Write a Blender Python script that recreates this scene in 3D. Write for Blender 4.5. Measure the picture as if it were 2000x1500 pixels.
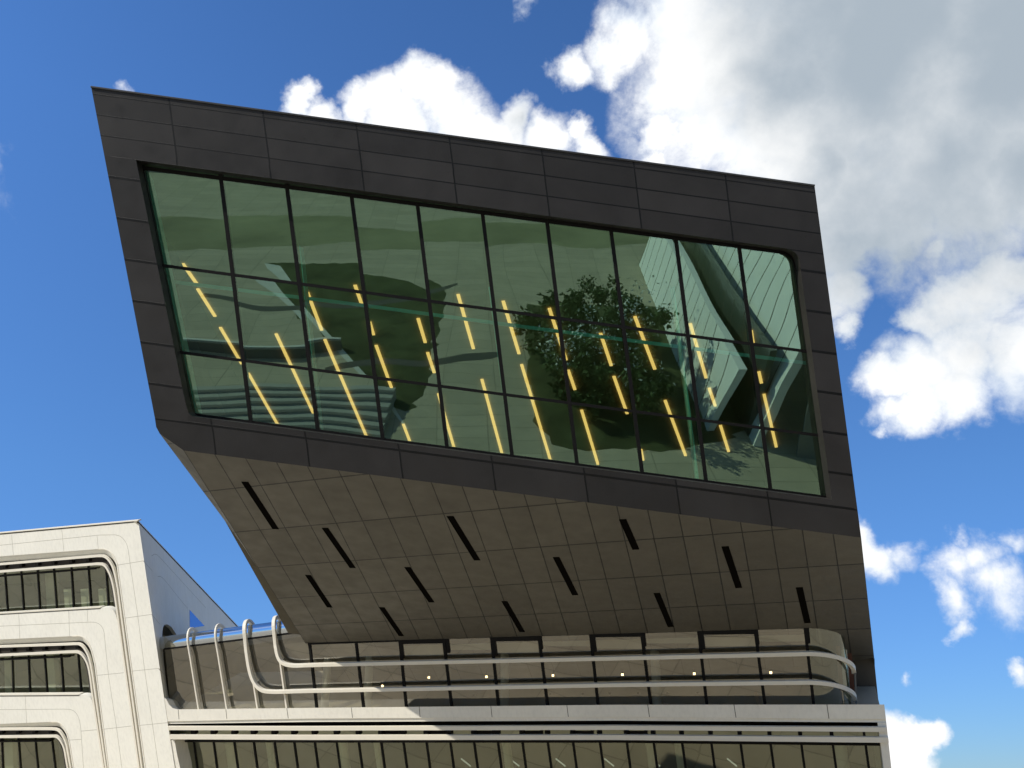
import bpy, bmesh, math, random
import numpy as np
from mathutils import Vector, Matrix
from mathutils.geometry import tessellate_polygon
R = math.radians
random.seed(7)
scene = bpy.context.scene
for o in list(bpy.data.objects): bpy.data.objects.remove(o)
COL = scene.collection

# ------------------------------------------------------------------ camera
cam_d = bpy.data.cameras.new('camera'); cam = bpy.data.objects.new('camera', cam_d); COL.objects.link(cam)
cam.location = (0, 0, 1.6); cam.rotation_euler = (R(90 + 25), 0, 0)
cam_d.sensor_width = 36; cam_d.lens = 36 * 1729 / 2000; cam_d.clip_start = .1; cam_d.clip_end = 8000
scene.camera = cam
f = 1729.; cp, sp = math.cos(R(25)), math.sin(R(25)); CAM = np.array([0, 0, 1.6])
def N(v):
    v = np.array(v, float); return v / np.linalg.norm(v)
def ray(x, y):
    u = x - 1000; w = 750 - y
    return np.array([u, f * cp - w * sp, f * sp + w * cp])

# ------------------------------------------------------------------ sky, sun, exposure
SUN = N([-.686, -.512, .516])
EXPO = 0.38
scene.view_settings.view_transform = 'Standard'; scene.view_settings.look = 'None'
scene.view_settings.gamma = 1; scene.view_settings.exposure = EXPO
w = bpy.data.worlds.new('World'); scene.world = w; w.use_nodes = True
nt = w.node_tree; nt.nodes.clear()
class G:
    def __init__(s, nt): s.nt = nt
    def n(s, t, **k):
        nd = s.nt.nodes.new(t)
        for a, b in k.items():
            if a.startswith('i_'):
                nd.inputs[a[2:].replace('_', ' ')].default_value = b
            elif a.startswith('j'): nd.inputs[int(a[1:])].default_value = b
            else: setattr(nd, a, b)
        return nd
    def l(s, a, b): s.nt.links.new(a, b)
    def math(s, op, a, b=None, c=None, clamp=False):
        nd = s.nt.nodes.new('ShaderNodeMath'); nd.operation = op; nd.use_clamp = clamp
        for i, v in enumerate((a, b, c)):
            if v is None: continue
            if isinstance(v, (int, float)): nd.inputs[i].default_value = v
            else: s.l(v, nd.inputs[i])
        return nd.outputs[0]
    def mix(s, fac, a, b, bt='MIX'):
        nd = s.nt.nodes.new('ShaderNodeMix'); nd.data_type = 'RGBA'; nd.blend_type = bt
        for v, i in ((fac, 0), (a, 6), (b, 7)):
            if isinstance(v, (int, float)): nd.inputs[i].default_value = v
            elif isinstance(v, tuple): nd.inputs[i].default_value = (*v, 1)
            else: s.l(v, nd.inputs[i])
        return nd.outputs[2]
    def mr(s, v, a, b, c=0., d=1., t='SMOOTHSTEP'):
        nd = s.nt.nodes.new('ShaderNodeMapRange'); nd.interpolation_type = t; nd.clamp = True if t == 'LINEAR' else nd.clamp
        s.l(v, nd.inputs[0])
        for i, q in enumerate((a, b, c, d)): nd.inputs[i + 1].default_value = q
        return nd.outputs[0]
    def noise(s, vec, scale, detail=5, rough=.5, dist=0., out=0):
        nd = s.nt.nodes.new('ShaderNodeTexNoise')
        nd.inputs['Scale'].default_value = scale; nd.inputs['Detail'].default_value = detail
        nd.inputs['Roughness'].default_value = rough; nd.inputs['Distortion'].default_value = dist
        if vec is not None: s.l(vec, nd.inputs['Vector'])
        return nd.outputs[out]
g = G(nt)
STR = 0.1
out = g.n('ShaderNodeOutputWorld'); bg = g.n('ShaderNodeBackground'); bg.inputs[1].default_value = STR
g.l(bg.outputs[0], out.inputs[0])
sky = g.n('ShaderNodeTexSky'); sky.sky_type = 'NISHITA'; sky.sun_disc = False
sky.sun_elevation = math.asin(SUN[2]); sky.sun_rotation = math.atan2(SUN[0], SUN[1])
sky.air_density = 1.0; sky.dust_density = 0.0; sky.ozone_density = 3.0
tc = g.n('ShaderNodeTexCoord'); D = tc.outputs['Generated']
nrm = g.n('ShaderNodeVectorMath', operation='NORMALIZE'); g.l(D, nrm.inputs[0]); D = nrm.outputs[0]
wn = g.noise(D, 12, 6, .6, 0, 1)
sub = g.n('ShaderNodeVectorMath', operation='SUBTRACT'); g.l(wn, sub.inputs[0]); sub.inputs[1].default_value = (.5, .5, .5)
scl = g.n('ShaderNodeVectorMath', operation='SCALE'); g.l(sub.outputs[0], scl.inputs[0]); scl.inputs[3].default_value = .085
add = g.n('ShaderNodeVectorMath', operation='ADD'); g.l(D, add.inputs[0]); g.l(scl.outputs[0], add.inputs[1])
DW = add.outputs[0]
def bearing(az_x, az_y): return tuple(N(ray(az_x, az_y)))
def blob(vec, cx, cy, rad, wt=1.0):       # a soft round puff of cloud in the direction of the sky given
    dn = g.n('ShaderNodeVectorMath', operation='DISTANCE'); g.l(vec, dn.inputs[0]); dn.inputs[1].default_value = bearing(cx, cy)
    return g.mr(dn.outputs['Value'], 0, rad / 1729. * 1.35, wt, 0, 'LINEAR')
def field(vec, items):
    tot = None
    for it in items:
        b = blob(vec, *it)
        tot = b if tot is None else g.math('MAXIMUM', tot, b)
    return tot
CL = [  # small cloud in the upper middle
    (590, 205, 38), (640, 235, 45), (700, 205, 50), (760, 190, 62), (830, 165, 62), (870, 175, 55), (780, 250, 95), (900, 250, 95), (980, 270, 70), (1010, 225, 48), (1070, 280, 60), (1150, 295, 48), (1130, 262, 34),
    (235, 168, 30, .8), (1035, 8, 42, .75),
    # big cloud on the right
    (1110, 125, 48), (1180, 115, 62), (1230, 80, 80), (1320, 20, 130), (1330, 150, 130), (1430, 120, 220, 1.3), (1290, 250, 55), (1300, 190, 85), (1350, 240, 70), (1290, 300, 36), (1480, 330, 70), (1560, 330, 100),
    (1580, 200, 260, 1.3), (1720, 150, 330, 1.3), (1870, 220, 300, 1.3), (1970, 100, 330, 1.3), (1650, 380, 160, 1.3), (1760, 420, 130), (1650, 480, 90), (1640, 560, 62), (1655, 630, 44), (1880, 370, 120), (2040, 330, 120), (1840, 470, 55, .8),
    # right middle cloud
    (1900, 590, 88), (1960, 550, 85), (1830, 620, 48), (2000, 690, 110), (1890, 690, 90), (1800, 720, 78), (1730, 735, 55), (1790, 800, 60), (1870, 780, 72), (1740, 800, 40, .7), (1730, 850, 26, .7),
    # lower right
    (1720, 1085, 46), (1690, 1070, 50), (1770, 1070, 40, .6), (1870, 1120, 58, .8), (1930, 1105, 62, .85), (1965, 1160, 75, .85), (1850, 1180, 45, .8), (1990, 1080, 50, .8), (1860, 1235, 24, .7), (1880, 1060, 30, .6),
    (1745, 1440, 50, 1.2), (1790, 1440, 36, 1.2), (1750, 1500, 70, 1.2), (1985, 1310, 24, .8), (1790, 1305, 20, .6),
    # beyond the picture
    (-500, 200, 300), (-900, -300, 400), (300, -700, 330), (2600, 300, 420), (2500, 1000, 260), (-700, 900, 200), (2900, -400, 500), (900, -1300, 400)]
F = field(DW, CL)
n1 = g.noise(D, 8, 12, .66, .25); n2 = g.noise(D, 40, 6, .55, .6)
F2 = g.math('ADD', F, g.math('MULTIPLY', g.math('SUBTRACT', n1, .5), 1.0))
F2 = g.math('ADD', F2, g.math('MULTIPLY', g.math('SUBTRACT', n2, .5), .30))
behind = g.math('MULTIPLY', g.mr(g.noise(D, 2.4, 9, .6, .3), .54, .7), g.mr(g.n('ShaderNodeSeparateXYZ').outputs[1], 0, 1))
sx = g.n('ShaderNodeSeparateXYZ'); g.l(D, sx.inputs[0])
back = g.math('MULTIPLY', g.mr(sx.outputs[1], 0.0, -.3), g.mr(g.noise(D, 2.4, 9, .6, .3), .5, .64))
dens = g.mr(F2, .20, .72); dens = g.math('MAXIMUM', dens, back)
# shading inside the clouds: thick parts seen from below are grey
GR = field(DW, [(1700, 130, 360), (1850, 330, 360), (1980, 150, 360), (1620, 330, 190, .8), (1560, 160, 230, .9), (1700, 460, 200, .85), (1500, 260, 120, .6), (1780, 480, 160, .8), (1020, 235, 50, .5), (2000, 320, 250), (1850,740,110,.35)])
gm = g.math('ADD', g.math('MULTIPLY', GR, 1.25), g.math('MULTIPLY', g.math('SUBTRACT', g.noise(D, 4.5, 7, .55, .1), .5), 1.5))
gm = g.mr(gm, .1, 1.15)
puff = g.mr(g.noise(D, 11, 8, .6, .2), .38, .62)
cc = g.mix(puff, (6.3, 6.9, 7.7), (8.4, 8.5, 8.6))
cc = g.mix(g.mr(F2, .55, 1.0), cc, (9.0, 8.95, 8.8))
cc = g.mix(gm, cc, (3.2, 3.75, 4.3))
tint = g.mix(1.0, sky.outputs[0], (.64, 1.0, 1.42), 'MULTIPLY')
sxz = g.n('ShaderNodeSeparateXYZ'); g.l(D, sxz.inputs[0])
el = g.mr(sxz.outputs[2], 0, .62, .64, 1.10, 'LINEAR')
el2 = g.math('MULTIPLY', el, g.mr(sxz.outputs[0], -.5, .5, 1.08, .76, 'LINEAR'))
ce = g.n('ShaderNodeCombineColor')
lowg = g.mr(sxz.outputs[2], .0, .30, .84, 1.0, 'LINEAR')
for i in range(3): g.l(el2 if i == 2 else g.math('MULTIPLY', el2, lowg), ce.inputs[i])
tint = g.mix(1.0, tint, ce.outputs[0], 'MULTIPLY')
fin = g.mix(dens, tint, cc)
g.l(fin, bg.inputs[0])

sd = bpy.data.lights.new('sun', 'SUN'); sd.energy = 3.8; sd.angle = R(.5); sd.color = (1, .945, .845)
so = bpy.data.objects.new('sun', sd); COL.objects.link(so)
so.rotation_euler = Vector(SUN).to_track_quat('Z', 'Y').to_euler()

# ------------------------------------------------------------------ planes of the building
class Pl:
    def __init__(s, P, n):
        s.P = np.array(P, float); s.n = N(n)
        s.r = N(np.cross([0, 0, 1], s.n)) if abs(s.n[2]) < .95 else N(np.cross([0, 1, 0], s.n)); s.u = np.cross(s.n, s.r)
    def at(s, x, y, off=0.):
        r_ = ray(x, y); t = ((s.P + s.n * off - CAM) @ s.n) / (r_ @ s.n); return CAM + r_ * t
    def sh(s, off): return Pl(s.P + s.n * off, s.n)
    def to2(s, p): d = np.array(p) - s.P; return (d @ s.r, d @ s.u)
def mk(P, u, m):
    n = np.cross(u, m)
    if n @ (CAM - P) < 0: n = -n
    return Pl(P, n)
def pt(x, y, Y): r_ = ray(x, y); return CAM + r_ * (Y / r_[1])
ln = R(24)
UF = N(ray(-4400, 1400)); MF = N([-.15, -math.sin(ln), math.cos(ln)])
fac = mk(pt(1000, 1400, 42), UF, MF)                     # lower facade, leans out 20 degrees
gf = fac.sh(-.5)                                          # its glass band
UW = N(ray(-2800, 1358)); MW = N(fac.at(327, 1409) - mk(fac.at(327, 1409), UW, MF).at(270, 1017)); MW = -MW
wing = mk(fac.at(327, 1409), UW, MF)
side = mk(wing.at(270, 1017), np.array([-.113, .99, 0]), N(wing.at(270, 1017) - wing.at(327, 1409)))
fr = Pl(pt(1000, 960, 28), [math.sin(R(1.45)) * math.cos(R(25)), -math.cos(R(1.45)) * math.cos(R(25)), -math.sin(R(25))])     # dark front
C0 = gf.at(618, 1256); A0 = fr.at(359, 880); B0 = fr.at(1682, 1050)
sof = Pl(C0, np.cross(B0 - A0, C0 - A0));
if sof.n[2] > 0: sof = Pl(C0, -sof.n)
LB = N(sof.at(880, 1190) - sof.at(720, 900)); LB = N([.27, .935, -.229]); RT = N([.938, -.345, -.025])

# ------------------------------------------------------------------ materials
def mat(name):
    m = bpy.data.materials.new(name); m.use_nodes = True; nt = m.node_tree; nt.nodes.clear()
    g = G(nt); o = g.n('ShaderNodeOutputMaterial'); return m, g, o
def pbr(name, col, rough=.6, spec=.4, metal=0., var=.06, nscale=1.2, streak=0., bump=0., bscale=40, coat=0.):
    m, g, o = mat(name); b = g.n('ShaderNodeBsdfPrincipled'); g.l(b.outputs[0], o.inputs[0])
    tc = g.n('ShaderNodeTexCoord'); V = tc.outputs['Object']
    n = g.noise(V, nscale, 8, .6)
    fcol = g.mr(n, .25, .75, 1 - var, 1 + var, 'LINEAR')
    if streak:
        mp = g.n('ShaderNodeMapping'); mp.inputs['Scale'].default_value = (6, 6, .5); g.l(V, mp.inputs[0])
        s_ = g.mr(g.noise(mp.outputs[0], 1.3, 6, .6), .45, .8, 1, 1 - streak, 'LINEAR'); fcol = g.math('MULTIPLY', fcol, s_)
    cm = g.n('ShaderNodeCombineColor');
    for i in range(3): g.l(g.math('MULTIPLY', fcol, col[i]), cm.inputs[i])
    g.l(cm.outputs[0], b.inputs['Base Color'])
    b.inputs['Metallic'].default_value = metal; b.inputs['Specular IOR Level'].default_value = spec
    g.l(g.mr(g.noise(V, nscale * 2.3, 5), .3, .7, max(.02, rough - .08), min(1, rough + .08), 'LINEAR'), b.inputs['Roughness'])
    b.inputs['Coat Weight'].default_value = coat
    if bump:
        bp = g.n('ShaderNodeBump'); bp.inputs[0].default_value = bump; bp.inputs[1].default_value = .02
        g.l(g.noise(V, bscale, 6, .6), bp.inputs['Height']); g.l(bp.outputs[0], b.inputs['Normal'])
    return m
def panel(name, col, jcol, lw_u, lw_v, tone, rough=.5, spec=.4, tint2=None, fleck=0.):
    """cladding panels: joints at whole numbers of the UV map, a slightly different tone per panel"""
    m, g, o = mat(name); b = g.n('ShaderNodeBsdfPrincipled'); g.l(b.outputs[0], o.inputs[0])
    uv = g.n('ShaderNodeUVMap'); uv.uv_map = 'UVMap'
    s = g.n('ShaderNodeSeparateXYZ'); g.l(uv.outputs[0], s.inputs[0])
    def dist(v):
        fr_ = g.math('FRACT', g.math('ADD', v, .5)); return g.math('ABSOLUTE', g.math('SUBTRACT', fr_, .5))
    ju = g.math('LESS_THAN', dist(s.outputs[0]), lw_u); jv = g.math('LESS_THAN', dist(s.outputs[1]), lw_v)
    J = g.math('MAXIMUM', ju, jv)
    c = g.n('ShaderNodeCombineXYZ'); g.l(g.math('FLOOR', s.outputs[0]), c.inputs[0]); g.l(g.math('FLOOR', s.outputs[1]), c.inputs[1])
    wn = g.n('ShaderNodeTexWhiteNoise'); g.l(c.outputs[0], wn.inputs[0])
    tn = g.mr(wn.outputs[0], 0, 1, 1 - tone, 1 + tone, 'LINEAR')
    tc = g.n('ShaderNodeTexCoord'); V = tc.outputs['Object']
    mot = g.mr(g.noise(V, .5, 9, .62, .3), .3, .7, 1 - tone, 1 + tone, 'LINEAR'); fine = g.mr(g.noise(V, 25, 4, .7), .3, .7, .95, 1.05, 'LINEAR')
    k = g.math('MULTIPLY', g.math('MULTIPLY', tn, mot), fine)
    if fleck:
        k = g.math('MULTIPLY', k, g.mr(g.noise(V, 5.5, 3, .5), .70, .76, 1, 1 - fleck, 'LINEAR'))
    cm = g.n('ShaderNodeCombineColor')
    for i in range(3): g.l(g.math('MULTIPLY', k, col[i]), cm.inputs[i])
    base = cm.outputs[0]
    if tint2: base = g.mix(g.mr(g.noise(V, .35, 4, .5), .4, .65), base, tint2)
    g.l(g.mix(J, base, jcol), b.inputs['Base Color'])
    b.inputs['Specular IOR Level'].default_value = spec
    g.l(g.mr(g.noise(V, 1.6, 6), .3, .7, rough - .1, rough + .1, 'LINEAR'), b.inputs['Roughness'])
    bp = g.n('ShaderNodeBump'); bp.inputs[0].default_value = .6; bp.inputs[1].default_value = .02
    g.l(g.math('SUBTRACT', 1, J), bp.inputs['Height']); g.l(bp.outputs[0], b.inputs['Normal'])
    return m
def glass(name, refl, trans, r0, wave=.0, wscale=.35, rough=.0, r1=None):
    m, g, o = mat(name)
    gl = g.n('ShaderNodeBsdfGlossy'); gl.inputs[0].default_value = (*refl, 1); gl.inputs[1].default_value = rough
    tr = g.n('ShaderNodeBsdfTransparent'); tr.inputs[0].default_value = (*trans, 1)
    lw = g.n('ShaderNodeLayerWeight'); lw.inputs[0].default_value = .5
    fac_ = g.mr(g.math('POWER', lw.outputs['Facing'], 4), 0, 1, r0, 1, 'LINEAR')
    mx = g.n('ShaderNodeMixShader'); g.l(fac_, mx.inputs[0]); g.l(tr.outputs[0], mx.inputs[1]); g.l(gl.outputs[0], mx.inputs[2])
    if wave:
        tc = g.n('ShaderNodeTexCoord'); bp = g.n('ShaderNodeBump'); bp.inputs[0].default_value = 1; bp.inputs[1].default_value = wave
        g.l(g.noise(tc.outputs['Object'], wscale, 1, .4, .3), bp.inputs['Height']); g.l(bp.outputs[0], gl.inputs['Normal'])
    g.l(mx.outputs[0], o.inputs[0]); return m
def emit(name, col, s):
    m, g, o = mat(name); e = g.n('ShaderNodeEmission'); e.inputs[0].default_value = (*col, 1); e.inputs[1].default_value = s
    g.l(e.outputs[0], o.inputs[0]); return m

M_white = pbr('pale_cladding', (.705, .68, .595), .55, .3, var=.045, nscale=.5, streak=.12, bump=.15, bscale=30)
M_white2 = pbr('pale_cladding_lower', (.715, .68, .585), .55, .3, var=.06, nscale=.6, streak=.10, bump=.15, bscale=30)
M_rail = pbr('pale_metal', (.66, .615, .51), .4, .4, var=.04, nscale=1)
M_joint = pbr('joint_seal', (.36, .34, .28), .8, .1)
M_jdark = pbr('joint_dark', (.10, .09, .075), .8, .1)
M_dark = pbr('dark_frame', (.007, .0065, .006), .6, .12)
M_slot = pbr('slot_black', (.005, .0045, .004), .9, .0)
M_coping = pbr('dark_coping', (.03, .03, .03), .5, .4)
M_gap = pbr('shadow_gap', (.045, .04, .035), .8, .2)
M_black = panel('dark_panel', (.0225, .0205, .0190), (.0015, .0015, .0015), .009, .032, .20, .5, .25, fleck=.25)
M_bplain = pbr('dark_panel_plain', (.028, .028, .029), .5, .35, var=.1, nscale=.6)
M_soff = panel('soffit_panel', (.082, .076, .062), (.007, .007, .006), .018, .011, .11, .5, .4, fleck=.12)
M_core = pbr('core_cladding', (.07, .064, .054), .6, .3)
M_core2 = pbr('grey_metal', (.16, .15, .13), .5, .3)
M_inner = pbr('interior_wall', (.32, .29, .22), .8, .2, var=.12, nscale=.4)
M_innerd = pbr('interior_dark', (.10, .09, .07), .8, .2, var=.2, nscale=.4)
M_ceil = pbr('interior_ceiling', (.30, .26, .17), .8, .2, var=.1, nscale=.4)
M_col = pbr('interior_column', (.62, .62, .55), .7, .2)
M_wood = pbr('red_brown_panel', (.13, .05, .03), .5, .3, var=.2)
M_fin = pbr('turquoise_glass_edge', (.30, .72, .64), .3, .5)
M_gtop = glass('green_glass', (.50, .78, .60), (.42, .62, .49), .27, wave=.028, wscale=.2)
M_gband = glass('band_glass', (.85, .82, .74), (.62, .62, .55), .26, wave=.03, wscale=.3)
M_glow = glass('window_glass', (.82, .86, .72), (.60, .64, .52), .24, wave=.02, wscale=.5)
M_groof = glass('roof_glass', (.8, .85, .9), (.12, .13, .14), .62, rough=.07)
M_lamp = emit('lamp_tube', (1, .50, .16), 1.75)
M_spot = emit('spot_light', (1, .72, .38), 6)

# ------------------------------------------------------------------ mesh helpers
class MB:
    def __init__(s): s.v = []; s.f = []; s.mi = []; s.uv = []
    def add(s, vs, fs, mi=0, uvs=None):
        b = len(s.v); s.v += [tuple(map(float, p)) for p in vs]
        for q, fc in enumerate(fs):
            s.f.append([b + i for i in fc]); s.mi.append(mi); s.uv.append(uvs[q] if uvs else [(.5, .5)] * len(fc))
    def build(s, name, mats, parent=None, origin=None, smooth=False, bevel=0, weld=False):
        me = bpy.data.meshes.new(name); org = np.array(origin if origin is not None else (0, 0, 0), float)
        me.from_pydata([tuple(np.array(p) - org) for p in s.v], [], s.f)
        for m in (mats if isinstance(mats, (list, tuple)) else [mats]): me.materials.append(m)
        me.polygons.foreach_set('material_index', s.mi)
        ul = me.uv_layers.new(name='UVMap'); k = 0
        flat = [c for fc in s.uv for c in fc]
        for i, c in enumerate(flat): ul.data[i].uv = c
        bm = bmesh.new(); bm.from_mesh(me)
        if weld: bmesh.ops.remove_doubles(bm, verts=bm.verts, dist=.002)
        bmesh.ops.recalc_face_normals(bm, faces=bm.faces); bm.to_mesh(me); bm.free()
        if smooth:
            for p in me.polygons: p.use_smooth = True
        o = bpy.data.objects.new(name, me); COL.objects.link(o); o.location = org
        if parent is not None:
            o.parent = parent; o.matrix_parent_inverse = parent.matrix_world.inverted()
        if bevel:
            md = o.modifiers.new('bevel', 'BEVEL'); md.width = bevel; md.segments = 2; md.limit_method = 'ANGLE'
        return o
def prism(mb, pl, poly, front, back, mi=0, holes=(), uvf=None, dvec=None):
    """polygon outline (pixel sight-lines cut with the plane at depth `front`) with real thickness down to `back`"""
    pf = pl.sh(front); loops = [poly] + list(holes)
    P3 = [[pf.at(*q) for q in lp] for lp in loops]
    flat = [p for lp in P3 for p in lp]
    tris = tessellate_polygon([[Vector((*pf.to2(p), 0)) for p in lp] for lp in P3])
    n = len(flat); d = pf.n * (back - front) if dvec is None else dvec
    uvs = None
    if uvf:
        px = [q for lp in loops for q in lp]; uvs = [[uvf(*px[i]) for i in t] for t in tris]
    mb.add(flat, [list(t) for t in tris], mi, uvs)
    mb.add([p + d for p in flat], [list(t)[::-1] for t in tris], mi)
    k = 0; vs = flat + [p + d for p in flat]; fs = []
    for lp in P3:
        m_ = len(lp)
        for i in range(m_):
            a, b = k + i, k + (i + 1) % m_; fs.append([a, b, n + b, n + a])
        k += m_
    mb.add(vs, fs, mi)
def sweep(mb, pts, ns, wd, dp, mi=0, closed=False):
    """rectangular bar along points; ns = outward normal(s); wd = width across, dp = depth behind the outer face"""
    pts = [np.array(p, float) for p in pts]; m_ = len(pts)
    if not isinstance(ns, list): ns = [ns] * m_
    rings = []
    for i, p in enumerate(pts):
        a = pts[max(0, i - 1)]; b = pts[min(m_ - 1, i + 1)]; T = N(b - a); n_ = N(ns[i]); s_ = N(np.cross(T, n_)); n2 = np.cross(s_, T)
        rings.append([p + s_ * wd / 2, p - s_ * wd / 2, p - s_ * wd / 2 - n2 * dp, p + s_ * wd / 2 - n2 * dp])
    vs = [q for r_ in rings for q in r_]; fs = [[0, 1, 2, 3], [4 * m_ - 1, 4 * m_ - 2, 4 * m_ - 3, 4 * m_ - 4]]
    for i in range(m_ - 1):
        for k in range(4):
            a = 4 * i + k; b = 4 * i + (k + 1) % 4; fs.append([a, a + 4, b + 4, b])
    mb.add(vs, fs, mi)
def line_px(mb, pl, pts, wd, front, depth, mi=0):
    sweep(mb, [pl.at(x, y, front) for x, y in pts], pl.n, wd, depth, mi)
def box(mb, c, sx, sy, sz, mi=0, ax=None):
    ax = ax or (np.array([1, 0, 0]), np.array([0, 1, 0]), np.array([0, 0, 1]))
    c = np.array(c, float); vs = [c + ax[0] * sx / 2 * i + ax[1] * sy / 2 * j + ax[2] * sz / 2 * k for i in (-1, 1) for j in (-1, 1) for k in (-1, 1)]
    mb.add(vs, [[0, 1, 3, 2], [4, 6, 7, 5], [0, 4, 5, 1], [2, 3, 7, 6], [0, 2, 6, 4], [1, 5, 7, 3]], mi)
def smoothpath(pts, it=2):
    P = [np.array(p, float) for p in pts]
    for _ in range(it):
        Q = [P[0]]
        for a, b in zip(P[:-1], P[1:]): Q += [a * .75 + b * .25, a * .25 + b * .75]
        Q.append(P[-1]); P = Q
    return [tuple(p) for p in P]
def hood(mb, pl, pts, dv, th=.03, off=-.003, mi=0):
    P = [pl.at(x, y, off) for x, y in pts]; n = len(P); dv = np.array(dv, float); vs, fs = [], []
    for i, p in enumerate(P):
        T = N(P[min(n - 1, i + 1)] - P[max(0, i - 1)]); s_ = N(np.cross(T, dv)); s_ = s_ if s_ @ np.array([.6, 0, 1.]) > 0 else -s_
        vs += [p, p + dv, p + dv + s_ * th, p + s_ * th]
    for i in range(n - 1):
        for k in range(4): a = 4 * i + k; b = 4 * i + (k + 1) % 4; fs.append([a, b, b + 4, a + 4])
    mb.add(vs, fs, mi)
def empty(name, loc, label, cat, group=None):
    o = bpy.data.objects.new(name, None); COL.objects.link(o); o.location = loc; o['label'] = label; o['category'] = cat
    if group: o['group'] = group
    bpy.context.view_layer.update(); return o
def lerp(a, b, t): return a + (b - a) * t
def lx(p, q, y): return p[0] + (q[0] - p[0]) * (y - p[1]) / (q[1] - p[1])

# ------------------------------------------------------------------ setting: ground, lawn, paths
def ragged(poly, amp, seed=3, step=.8):
    rng = random.Random(seed); out_ = []
    for a, b in zip(poly, poly[1:] + poly[:1]):
        n = max(1, int(math.hypot(b[0] - a[0], b[1] - a[1]) / step))
        for i in range(n): out_.append((lerp(a[0], b[0], i / n) + rng.gauss(0, amp), lerp(a[1], b[1], i / n) + rng.gauss(0, amp)))
    return out_
def sheet(name, poly, z, m):
    if name == 'lawn': poly = ragged(poly, .16)
    mb = MB(); t = tessellate_polygon([[Vector((x, y, 0)) for x, y in poly]]); mb.add([(x, y, z) for x, y in poly], [list(q) for q in t], 0, [[(poly[i][0] / 3.2, poly[i][1] / 1.6) for i in q] for q in t])
    o = mb.build(name, m); o['kind'] = 'structure'; return o
M_ground = panel('plaza_paving', (.48, .42, .305), (.33, .29, .21), .010, .020, .08, .85, .2)
M_lawn = pbr('lawn', (.075, .085, .038), .9, .1, var=.6, nscale=.35)
M_meadow = pbr('meadow', (.30, .285, .17), .9, .1, var=.35, nscale=.12)
M_path = pbr('asphalt_path', (.10, .095, .085), .9, .2, var=.15, nscale=.3)
sheet('ground', [(-1500, -1500), (1500, -1500), (1500, 1500), (-1500, 1500)], 0, M_ground)
sheet('lawn', smoothpath([(-22, -31), (-19, -26), (-13, -12), (-6.5, 1.5), (-4.2, 0), (-4, -8), (-4.6, -16), (-3.5, -24), (-9, -30), (-22, -31)], 2)[:-1], .004, M_lawn)
sheet('lawn', smoothpath([(4, -20), (3.2, -5), (3, 7), (10, 6.5), (17, 5), (19, -8), (19, -20), (4, -20)], 2)[:-1], .004, M_lawn)
sheet('lawn', smoothpath([(-70, -46), (-45, -35), (-20, -36), (-8, -40), (20, -38), (24, -46), (-10, -48), (-40, -50), (-70, -46)], 2)[:-1], .004, M_meadow)
sheet('path', smoothpath([(-20.5, -30), (-17.9, -24), (-12.1, -11), (-5.2, 3), (-5.4, 3.2), (-12.6, -11), (-18.5, -24), (-22.5, -31), (-20.5, -30)], 1)[:-1], .008, M_white2)
sheet('path', smoothpath([(-26, -22), (-15, -19), (-8, -20), (-3, -24), (-3, -25), (-8, -21.2), (-15, -20.4), (-26, -23.5), (-26, -22)], 1)[:-1], .012, M_path)
sheet('path', smoothpath([(-12, -6), (-8, -7), (-4, -6), (1, -8), (1, -9.4), (-4, -7.4), (-8, -8.2), (-12, -7), (-12, -6)], 1)[:-1], .012, M_path)
sheet('path', smoothpath([(-70, -74), (-30, -70), (10, -76), (60, -72), (60, -110), (-70, -110), (-70, -74)], 1)[:-1], .004, M_path)

# ------------------------------------------------------------------ pale library building
lib = empty('library_building', fac.at(700, 1600) * [1, 1, 0], 'pale cream building with ribbon windows and long white rails under the dark overhanging block', 'building')
PAR = 1640
# --- wing facade
SD = N([-.113, .99, 0])
O1 = [(-450, 1129), (0, 1086.6), (180, 1073.2)] + smoothpath([(190.7, 1072), (203, 1071.5), (218, 1080), (227, 1099), (228.4, 1110)], 2) + [(254.5, 1300), (282, 1500), (302, PAR)]
O2 = [(-450, 1269), (0, 1249), (130, 1243)] + smoothpath([(140, 1242.5), (157, 1241), (170, 1252), (177, 1268), (184, 1297)], 2) + [(210, 1500), (229, PAR)]
O3 = [(-450, 1430), (0, 1414), (90, 1410.3)] + smoothpath([(98, 1410), (114, 1409.5), (126, 1424), (133, 1445), (136, 1462)], 2) + [(142, 1500), (165, PAR)]
S1 = [(-450, 1232), (0, 1198.6), (185, 1187.6)] + smoothpath([(195, 1187), (212, 1186), (225, 1195), (229, 1212)], 2) + [(270, 1500), (289, PAR)]
S2 = [(-450, 1366), (0, 1358), (145, 1357)] + smoothpath([(154, 1357), (168, 1356.5), (179, 1364), (182, 1380)], 2) + [(201.5, 1500), (220, PAR)]
fw = MB()
prism(fw, wing, [(-450, 1084), (0, 1042), (270, 1017.5), (327, 1409), (341.5, 1500), (363, PAR)] + O1[::-1], 0, -.45, dvec=SD * .3)
prism(fw, wing, S1 + O2[::-1], 0, -.3)
prism(fw, wing, S2 + O3[::-1], 0, -.3)
w_ = wing.at
for Oo in (O1, O2, O3): hood(fw, wing, Oo, SD * .42 + np.array([0, 0, -.20]))
def joints(pls, segs, name, wd=.022, m=M_joint, parent=None):
    mb = MB()
    for s_ in segs: line_px(mb, pls, s_, wd, .004, .02)
    return mb
jm = fw
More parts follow.
